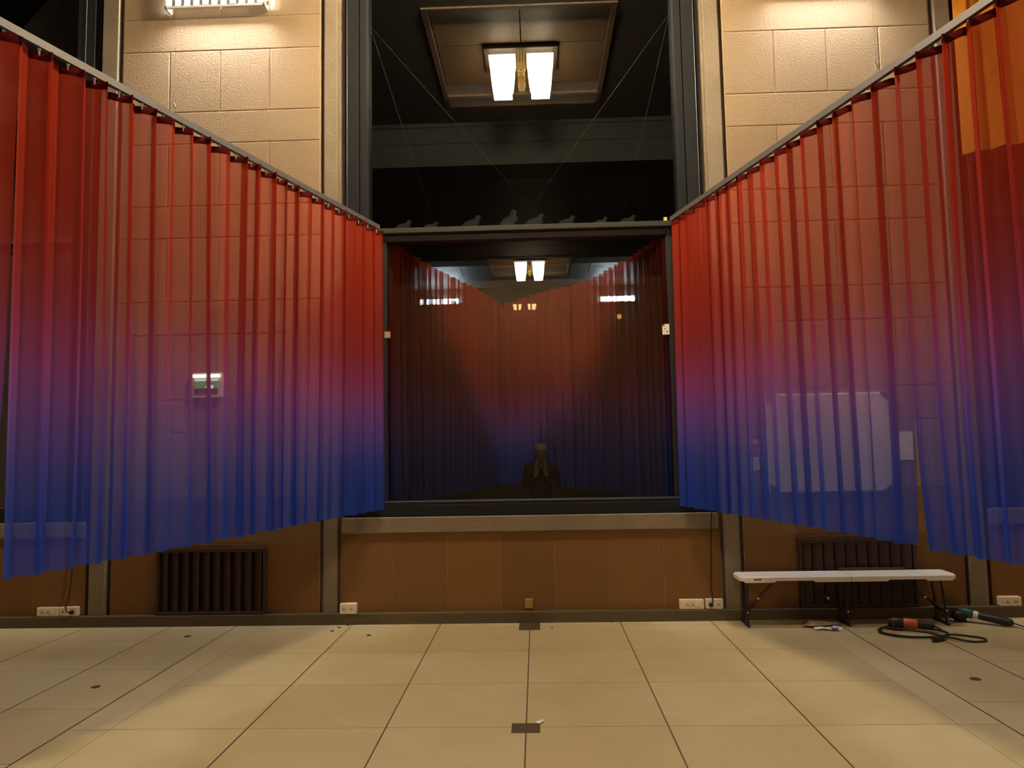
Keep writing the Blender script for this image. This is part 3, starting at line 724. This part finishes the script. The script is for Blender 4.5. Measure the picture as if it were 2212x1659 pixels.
a0, a1 = Vector((3.66, 6.70, .082)), Vector((3.955, 6.47, .036)); ax = (a1-a0).normalized()
g = MB(); g.tube([a0-ax*.02, a0, a0+ax*.05, a0+ax*.095], .04, 16, radii=[.026, .038, .042, .036]); g.build('motor_housing', M['teal_tool'], dr, smooth=40)
g = MB(); g.tube([a0+ax*.092, a0+ax*.12, a0+ax*.135], .03, 14, radii=[.034, .033, .03]); g.build('collar', M['white_plastic'], dr, smooth=40)
g = MB(); g.tube([a0+ax*.13, a0+ax*.16, a0+ax*.30, a0+ax*.37, a0+ax*.385], .034, 16, radii=[.030, .034, .036, .030, .014]); g.build('handle', M['black'], dr, smooth=40)
g = MB(); g.tube([a0+ax*.00+Vector((0,0,-.03)), a0+ax*.00+Vector((-.01,-.01,-.078))], .045, 18, radii=[.030, .052]); g.ball(a0+Vector((-.03, -.01, -.03)), .06, .05, .045); g.build('guard', M['black'], dr, smooth=50)
e = a0+ax*.38
MB().tube([e, e+Vector((.05, -.05, -.014)), e+Vector((.12, -.13, -.02)), e+Vector((.22, -.24, -.020)), e+Vector((.38, -.40, -.020)), e+Vector((.65, -.62, -.020))], .0055, 8).build('cable', M['black'], dr, smooth=60)

# ------------------------------------------------------------------ floor plates and marks
def flat(name, x0, x1, y0, y1, mat_, label, cat, group=None, t=.0035):
    return tag(MB().box(x0, x1, y0, y1, 0, t).build(name, mat_, bevel=.001), label, cat, group)
flat('floor_plate', -.190, -.004, 6.552, 6.800, M['bronze_plate'], 'dark metal floor plate against the baseboard under the brass socket', 'floor plate')
flat('floor_plate', -.178, -.015, 4.275, 4.412, M['bronze_plate'], 'dark metal floor plate in mid floor on the centre joint', 'floor plate')
sc_ = crumple('paper_scrap', [(-.045, 4.405), (-.02, 4.395), (.005, 4.425), (.002, 4.455), (-.03, 4.43)], .005, M['paper'], 'small white paper scrap at the corner of the mid floor plate', 'paper scrap', 4, .008)
def disc(x, y, r, mat_, label, name='floor_disc', cat='floor disc', group=None):
    m = MB(); m.tube([(x, y, 0), (x, y, .003)], r, 20); tag(m.build(name, mat_), label, cat, group)
disc(-3.066, 5.128, .030, M['bronze_plate'], 'round dark floor disc at lower left, in the second slab row')
disc(-3.059, 6.453, .030, M['bronze_plate'], 'round dark floor disc below the left radiator grille')
disc(2.876, 5.142, .034, M['bronze_plate'], 'round dark floor disc at the right, nearer than the power tool')
disc(.10, 6.63, .010, M['black'], 'tiny black bit on the floor right of the baseboard plate', 'floor_bit', 'debris')
disc(2.835, 6.43, .022, M['bronze'], 'small brown bit on the floor left of the coiled cable', 'floor_bit', 'debris')
for k, (x, y, r) in enumerate(((-1.80, 6.70, .016), (-1.83, 6.58, .018), (-1.47, 6.42, .020), (-1.74, 6.77, .010), (.64, 6.79, .008))):
    m = MB(); m.ball((x, y, .004), r, r*.7, .005, 10, 6); tag(m.build('floor_bit', M['blackmetal'], smooth=60), 'dark crumb of debris on the floor, ' + ['touching the baseboard left of the window', 'left of the left window pilaster', 'below the left end of the window', 'right against the baseboard below the left socket', 'against the baseboard right of centre'][k], 'debris', None)

# ------------------------------------------------------------------ window details
def pigeon(x, s, lean, label):
    """pale bird on the transom ledge behind the glass; beak to +x"""
    r = thing('pigeon', (x, 7.055, 3.690), label, 'bird', 'pale birds on the transom')
    b = MB(); R = Matrix.Rotation(-lean, 3, 'Y'); c = Vector((x, 7.055, 3.690+.062*s))
    b.ball(c, .095*s, .044*s, .045*s, 14, 10, rot=R); h = c + R @ Vector((.088*s, 0, .045*s)); b.tube([c + R @ Vector((.05*s, 0, .01*s)), h], .03*s, 10, radii=[.034*s, .020*s]); b.ball(h, .026*s, .021*s, .023*s)
    b.build('body', M['pigeon'], r, smooth=60)
    t = MB(); t.prism([(0, -.022*s), (0, .022*s), (-.10*s, .028*s), (-.10*s, -.028*s)], c + R @ Vector((-.075*s, 0, -.002)), R @ Vector((1,0,0)), Vector((0,1,0)), R @ Vector((0,0,.008*s))); t.build('tail', M['pigeon'], r)
    k = MB(); k.tube([h + Vector((.022*s, 0, 0)), h + Vector((.045*s, 0, -.004))], .005, 6, radii=[.006*s, .001]); k.build('beak', M['bracket'], r)
    l = MB()
    for d in (-.014, .014): l.tube([(c.x, 7.055+d*s, c.z-.03*s), (c.x+.004, 7.055+d*s, 3.691)], .004*s, 6)
    l.build('legs', M['bracket'], r)
for k, (x, s, ln) in enumerate(((-1.27, .85, .25), (-1.0, .75, .10), (-.60, 1.0, .30), (-.235, 1.15, .60), (.02, 1.0, .28), (.33, .85, .22), (.66, .7, .2), (.92, .8, .15))):
    pigeon(x, s, ln, ['first', 'second', 'third', 'tall upright fourth', 'fifth', 'sixth', 'seventh', 'eighth'][k] + ' from the left of the pale birds along the transom behind the glass')
def gw(a, b, label):
    return tag(MB().tube([a, b], .0008, 5).build('glass_wire', M['wire'], smooth=60), label, 'wire', 'thin wires across the upper pane')
gw((-1.578, 7.03, 5.80), (.02, 7.03, 3.86), 'thin wire slanting from the upper left jamb to the middle of the pane')
gw((-1.575, 7.03, 5.78), (-.94, 7.03, 3.70), 'thin steep wire from the upper left jamb down to the transom')
gw((1.395, 7.04, 5.82), (-.04, 7.04, 3.86), 'thin wire slanting from the upper right jamb to the middle of the pane')
gw((1.392, 7.03, 5.80), (.86, 7.03, 3.70), 'thin steep wire from the upper right jamb down to the transom')
tag(MB().box(1.248, 1.280, 6.90, 6.92, 3.691, 3.728).build('yellow_tab', M['yellow'], bevel=.003), 'small yellow tab on the transom at its right end', 'tab')
pl = tag(MB().box(1.205, 1.270, 6.940, 6.948, 2.61, 2.71).build('light_patch', M['paper']), 'small white patch for a bright reflection at the right side of the lower pane', 'label')  # white patch stands in for a bright reflection on the window
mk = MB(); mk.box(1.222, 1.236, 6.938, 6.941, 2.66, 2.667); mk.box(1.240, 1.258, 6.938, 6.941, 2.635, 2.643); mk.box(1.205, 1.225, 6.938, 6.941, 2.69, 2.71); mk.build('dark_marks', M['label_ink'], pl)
tag(MB().box(-1.43, -1.375, 6.940, 6.948, 2.64, 2.70).build('light_patch', M['card']), 'dim cream patch for a faint glow at the left side of the lower pane', 'label')  # cream patch paints a faint glow on the window

# ------------------------------------------------------------------ person in the dark hall behind the glass
def skin_mesh(name, nodes, edges, parent, mat_, sub=2, root=0):
    me = bpy.data.meshes.new(name); off = Vector(parent.location)
    me.from_pydata([Vector(n[:3]) - off for n in nodes], edges, []); me.materials.append(mat_)
    o = bpy.data.objects.new(name, me); COL.objects.link(o); o.parent = parent
    sk = o.modifiers.new('skin', 'SKIN'); sk.use_smooth_shade = True
    for i, n in enumerate(nodes):
        d = me.skin_vertices[0].data[i]; rr = n[3] if isinstance(n[3], tuple) else (n[3], n[3]); d.radius = rr; d.use_root = (i == root)
    ss = o.modifiers.new('sub', 'SUBSURF'); ss.levels = sub; ss.render_levels = sub
    return o
px, py = .045, 9.45
ps = thing('person', (px, py, 0), 'dim person in dark clothes standing behind the lower pane, hands raised', 'person')
def N(x, y, z, r): return (px+x, py+y, z, r)
nodes = [N(0,0,.84,(.13,.09)), N(0,0,1.02,(.12,.085)), N(0,.0,1.20,(.145,.095)), N(0,.01,1.31,(.12,.075)), N(0,0,1.385,(.050,.050)), N(0,-.01,1.44,(.062,.070)), N(0,-.012,1.52,(.072,.086)), N(0,-.005,1.585,(.048,.060))]
edges = [(0,1), (1,2), (2,3), (3,4), (4,5), (5,6), (6,7)]
for s in (-1, 1):
    b = len(nodes)
    nodes += [N(s*.085,0,.76,.082), N(s*.095,-.012,.44,.056), N(s*.095,.0,.24,.048), N(s*.098,.02,.075,.034), N(s*.105,-.10,.035,.030)]
    edges += [(0, b), (b, b+1), (b+1, b+2), (b+2, b+3), (b+3, b+4)]
    b = len(nodes)
    nodes += [N(s*.165,0,1.29,.050), N(s*.195,-.02,1.05,.040), N(s*.11,-.21,1.15,.032), N(s*.055,-.275,1.235,.026), N(s*.050,-.295,1.29,(.030,.016))]
    edges += [(3, b), (b, b+1), (b+1, b+2), (b+2, b+3), (b+3, b+4)]
    hb = b+4
    for i, (dx, ln) in enumerate(((-.022, .060), (-.007, .068), (.008, .063), (.022, .050))):
        c = len(nodes); nodes += [N(s*(.050)+dx, -.312, 1.315, .0085), N(s*.050+dx*1.05-s*.008, -.335, 1.315+ln*.45, .008), N(s*.050+dx-s*.018, -.325, 1.315+ln*.75, .007)]
        edges += [(hb, c), (c, c+1), (c+1, c+2)]
    c = len(nodes); nodes += [N(s*.028, -.295, 1.275, .010), N(s*.012, -.318, 1.30, .008)]; edges += [(b+3, c), (c, c+1)]
skin_mesh('body', nodes, edges, ps, M['skin'])
fc = MB(); fc.ball((px, py-.095, 1.485), .013, .020, .020); fc.build('nose', M['skin'], ps, smooth=60)
ey = MB()
for s in (-1, 1): ey.ball((px+s*.030, py-.083, 1.512), .011, .006, .007)
ey.build('eyes', M['bracket'], ps, smooth=60)
MB().ball((px, py-.086, 1.447), .022, .006, .006).build('mouth', M['red_print'], ps, smooth=60)
ea = MB()
for s in (-1, 1): ea.ball((px+s*.076, py+.0, 1.495), .010, .018, .030)
ea.build('ears', M['skin'], ps, smooth=60)
hr = MB(); hr.ball((px, py+.014, 1.545), .084, .098, .066, 16, 10); hr.build('hair', M['hair'], ps, smooth=60)
cn = [N(0,0,.80,(.165,.125)), N(0,0,1.0,(.150,.110)), N(0,.005,1.20,(.172,.118)), N(0,.012,1.315,(.130,.085)), N(0,.008,1.375,(.062,.060))]
ce = [(0,1), (1,2), (2,3), (3,4)]
for s in (-1, 1):
    b = len(cn); cn += [N(s*.165,0,1.295,.066), N(s*.198,-.02,1.05,.054), N(s*.115,-.20,1.147,.044), N(s*.065,-.262,1.218,.038)]; ce += [(3, b), (b, b+1), (b+1, b+2), (b+2, b+3)]
skin_mesh('coat', cn, ce, ps, M['coat'])
tn = [N(0,0,.84,(.150,.115))]; te = []
for s in (-1, 1):
    b = len(tn); tn += [N(s*.088,0,.74,.098), N(s*.096,-.01,.44,.074), N(s*.098,.01,.10,.062)]; te += [(0, b), (b, b+1), (b+1, b+2)]
skin_mesh('trousers', tn, te, ps, M['trousers'])
for s in (-1, 1):
    h = MB(); h.ball((px+s*.103, py-.045, .038), .048, .125, .038, 12, 8); h.build('shoe', M['black'], ps, smooth=60)
tag(MB().box(px-.036, px+.036, py-.352, py-.342, 1.285, 1.435).build('phone', M['black'], bevel=.004), 'dark phone held up by the dim person behind the glass', 'phone')

# ------------------------------------------------------------------ render look
w = bpy.data.worlds.new('world'); sc.world = w; w.use_nodes = True
bg = w.node_tree.nodes['Background']; bg.inputs[0].default_value = (.02,.024,.035,1); bg.inputs[1].default_value = .2
sc.view_settings.view_transform = 'Standard'; sc.view_settings.look = 'None'; sc.view_settings.gamma = 1; sc.view_settings.use_curve_mapping = False
sc.view_settings.exposure = 0
sc.cycles.max_bounces = 8; sc.cycles.diffuse_bounces = 4; sc.cycles.glossy_bounces = 4; sc.cycles.transparent_max_bounces = 40
sc.cycles.sample_clamp_indirect = 6; sc.cycles.use_denoising = True; sc.cycles.caustics_reflective = False; sc.cycles.caustics_refractive = False
